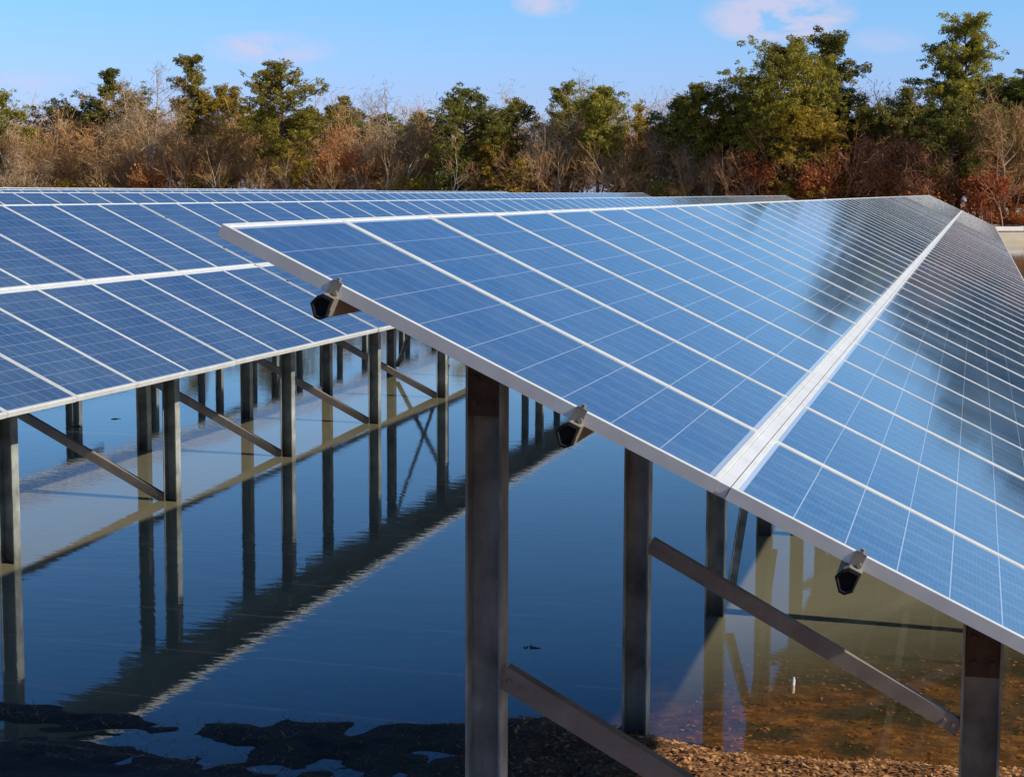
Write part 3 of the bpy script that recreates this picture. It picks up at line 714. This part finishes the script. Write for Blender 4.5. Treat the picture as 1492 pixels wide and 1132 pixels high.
rng = np.random.default_rng(1234)
SREF = [(166, 'dark ragged pine near the left edge'), (240, 'big bare pair on the left'), (287, 'thin-topped pine'), (345, 'broad olive pine on the left'), (405, 'round-crowned pitch pine'),
        (503, 'small far pine'), (574, 'grey fan-shaped bare tree'), (676, 'dark dome-shaped pine'), (752, 'olive pine beside the dome-shaped pine'), (802, 'wispy bare tree'), (872, 'leaning pine'),
        (930, 'yellowish bushy pine'), (1022, 'green round-topped pine'), (1078, 'very dark pine'), (1136, 'widest pine'), (1216, 'layered pine on the right'), (1322, 'dark full pine on the right'), (1404, 'tallest tree'), (1452, 'russet oak at the right edge')]
for i, (p0, ref) in enumerate(SREF):
    for side in (-1, 1):
        px = p0 + side * rng.uniform(13, 20); Y = rng.uniform(119.9, 120.9); x, ztop = at_y(px, rng.uniform(172, 222), Y); gz_ = float(ground_z(x, Y))
        T, Cr = bare(ztop - gz_, .8, rng, levels=3, trunkr=.011, twigr=.011, start=.45)
        k = rng.integers(0, 3); bk = (('greybark', 'greybark', 'palebark') if px < 700 else ('redbark', 'greybark', 'greybark'))[k]
        cname = {'palebark': 'pale', 'greybark': 'brown', 'redbark': 'reddish'}[bk]
        place_tree('slim_tree', 'slim %s sapling close %s of the %s' % (cname, 'left' if side < 0 else 'right', ref), 'sapling', T, Cr, x, Y, bk, ['twig' if px < 950 else 'redtwig'], 'slim saplings along the front of the treeline')
# the wood behind: too many trees to count
WV, WF, WM, wn0 = [], [], [], 0
protos = []
for i in range(7):
    rng = np.random.default_rng(900 + i); T, Cr = bare(9.0, 1.0, rng, levels=3, trunkr=.013, twigr=.016, sliv=1500, start=.45)
    v1, f1, m1 = T.data(); v2, f2, m2 = Cr.data(); n = (len(f1), len(f2))
    protos.append((np.concatenate([v1, v2]), np.concatenate([f1, f2 + len(v1)]), np.concatenate([np.full(n[0], 0), np.full(n[1], 1)])))
for i in range(3):
    rng = np.random.default_rng(950 + i); T, Cr = pine(9, 5.0, .2, rng, 'irregular', .7)
    v1, f1, m1 = T.data(); v2, f2, m2 = Cr.data()
    protos.append((np.concatenate([v1, v2]), np.concatenate([f1, f2 + len(v1)]), np.concatenate([np.full(len(f1), 2), np.full(len(f2), 3)])))
for i in range(2):
    rng = np.random.default_rng(970 + i); T, Cr = bare(4.5, 1.2, rng, levels=2, trunkr=.012, twigr=.02, start=.05, leafn=700, leaf_size=.2)
    v1, f1, m1 = T.data(); v2, f2, m2 = Cr.data()
    protos.append((np.concatenate([v1, v2]), np.concatenate([f1, f2 + len(v1)]), np.concatenate([np.full(len(f1), 0), np.where(m2 == 1, 4, 1)])))
for i in range(2):
    rng = np.random.default_rng(990 + i); T, Cr = pine(13, 8.5, .12, rng, 'round', 2.0, gaps=.15)
    v1, f1, m1 = T.data(); v2, f2, m2 = Cr.data()
    protos.append((np.concatenate([v1, v2]), np.concatenate([f1, f2 + len(v1)]), np.concatenate([np.full(len(f1), 2), np.full(len(f2), 3)])))
rng = np.random.default_rng(42)
def wput(k, x, y, s, sz, mats_shift=0):
    global wn0
    v, f_, m_ = protos[k]; a = rng.uniform(0, 2 * np.pi); c, s_ = math.cos(a), math.sin(a)
    w = np.stack([(v[:, 0] * c - v[:, 1] * s_) * s + x, (v[:, 0] * s_ + v[:, 1] * c) * s + y, v[:, 2] * sz + float(ground_z(x, y))], 1)
    WV.append(w); WF.append(f_ + wn0); WM.append(m_ + mats_shift); wn0 += len(v)
for i in range(420):
    y = rng.uniform(124, 158); x = rng.uniform(-.62, .42) * y * 1.0 if True else 0
    t = rng.random(); right = x > -24
    if t < .62: wput(rng.integers(0, 7), x, y, rng.uniform(.8, 1.15), rng.uniform(.78, 1.12), 5 if (right and rng.random() < .6) else 0)
    elif t < .82: wput(rng.integers(7, 10), x, y, rng.uniform(.8, 1.1), rng.uniform(.72, 1.0))
    else: wput(rng.integers(10, 12), x, y, rng.uniform(.7, 1.3), rng.uniform(.6, 1.0), 5 if right else 0)
for i in range(230):                                    # undergrowth nearer the water
    y = rng.uniform(121, 126); x = rng.uniform(-.60, .40) * y
    wput(rng.integers(10, 12) if rng.random() < .75 else rng.integers(0, 7), x, y, rng.uniform(.4, .7), rng.uniform(.28, .5), 5 if x > -20 else 0)
for i, px in enumerate((1515, 1560, 1610, 1660, 1715, 1770, 1830, 1900, 1980, 2060, 1345, 1480)):
    x, _ = at_y(px, 200, 128 + 3 * (i % 3)); wput(12 + i % 2, x, 128 + 3 * (i % 3), rng.uniform(.9, 1.1), rng.uniform(.78, 1.0) if px > 1500 else .62)
for i in range(70):                                     # the wood along the right-hand shore
    y = rng.uniform(30, 125); x = rng.uniform(48, 66)
    wput(rng.integers(0, 10), x, y, rng.uniform(.8, 1.1), rng.uniform(.8, 1.2), 0)
for i in range(110):                                    # and behind the viewer, unseen, put in to dim the low sky
    y = rng.uniform(-62, -34); x = rng.uniform(-60, 45)
    wput(rng.integers(0, 10), x, y, rng.uniform(.9, 1.2), rng.uniform(1.0, 1.5), 0)
wm = [M['greybark'], M['twig'], M['bark'], M['pine_dark'], M['rust'], M['redbark'], M['redtwig'], M['bark'], M['pine_dark'], M['rust']]
tag(link('woodland', npmesh('woodland', np.concatenate(WV), np.concatenate(WF), wm, np.concatenate(WM))), kind='stuff')

# ------------------------------------------------------------------ leaf litter, reeds and floating bits by the near shore
rng = np.random.default_rng(77)
n = 52000; X = rng.uniform(-2.6, 2.5, n); Yl = rng.uniform(7.9, 12.5, n); Zl = ground_z(X, Yl)
keep = (Zl > -.035) & (rng.random(n) < np.clip((X + 2.6) / .9, .0, 1)) | ((X > -1.6) & (rng.random(n) < .10)); X, Yl, Zl = X[keep], Yl[keep], Zl[keep]; n = len(X)
a = rng.uniform(0, 2 * np.pi, n); s = rng.uniform(.007, .022, n); tl = rng.uniform(-.35, .35, (n, 2))
ex = np.stack([np.cos(a), np.sin(a), tl[:, 0]], 1); ey = np.stack([-np.sin(a), np.cos(a), tl[:, 1]], 1) * .55
C = np.stack([X, Yl, Zl + rng.uniform(.004, .018, n)], 1)
V4 = np.stack([C - ex * s[:, None], C - ey * s[:, None], C + ex * s[:, None], C + ey * s[:, None]], 1).reshape(-1, 3)
tag(link('leaf_litter', npmesh('leaf_litter', V4, np.arange(4 * n).reshape(n, 4), M['litter'])), kind='stuff')
n = 60000; X = rng.uniform(-7.0, 2.6, n); Yl = rng.uniform(8.0, 10.6, n); Zl = ground_z(X, Yl)
keep = (Zl > -.05) & (rng.random(n) < np.clip((X + 1.9) / .7, .35, 1)) & (vnoise(X * 3, Yl * 3, 21) > .25); X, Yl, Zl = X[keep], Yl[keep], Zl[keep]; n = len(X)
a = rng.uniform(0, 2 * np.pi, n); ln = rng.uniform(.02, .07, n); up = rng.uniform(.0, .5, n); w_ = rng.uniform(.0015, .0035, n)
B = np.stack([X, Yl, Zl], 1); dx = np.stack([np.cos(a), np.sin(a), up], 1) * ln[:, None]; sx_ = np.stack([-np.sin(a), np.cos(a), np.zeros(n)], 1) * w_[:, None]
V3 = np.stack([B - sx_, B + sx_, B + dx], 1).reshape(-1, 3)
tag(link('dry_grass', npmesh('dry_grass', V3, np.arange(3 * n).reshape(n, 3), M['litter'])), kind='stuff')
def twig(label, px, py, size, mat, seed, flat=True):
    x, y = at_z(px, py, 0); r = random.Random(seed); b = MB()
    for k in range(8):
        a = r.uniform(-3.14, 3.14); p = (r.uniform(-.3, .3) * size, r.uniform(-.3, .3) * size, .002)
        q = (p[0] + math.cos(a) * size * .32, p[1] + math.sin(a) * size * .32, .002); b.cyl(p, q, .005, .003, 5)
    o = link('floating_twigs', b.mesh('floating_twigs', M[mat]), None, (x, y, 0)); tag(o, label, 'twigs', 'bits of debris floating on the pond')
twig('small dark knot of twigs floating between the two tallest near posts', 776, 944, .10, 'inner', 1)
twig('dark twigs floating under the left array, nearest to its leftmost braces', 112, 622, .22, 'inner', 2)
twig('dark twig floating just left of the sunlit post under the left array', 167, 611, .18, 'inner', 3)
x, y = at_z(1156, 1003, -.02); b = MB(); b.cyl((0, 0, -.05), (.006, 0, .035), .011, .010, 8); b.cyl((.006, 0, .035), (.007, 0, .05), .006, .006, 8)
tag(link('bottle', b.mesh('bottle', M['rail']), None, (x, y, 0)), 'tiny white bottle standing in the shallows above the brown leaf litter', 'bottle')
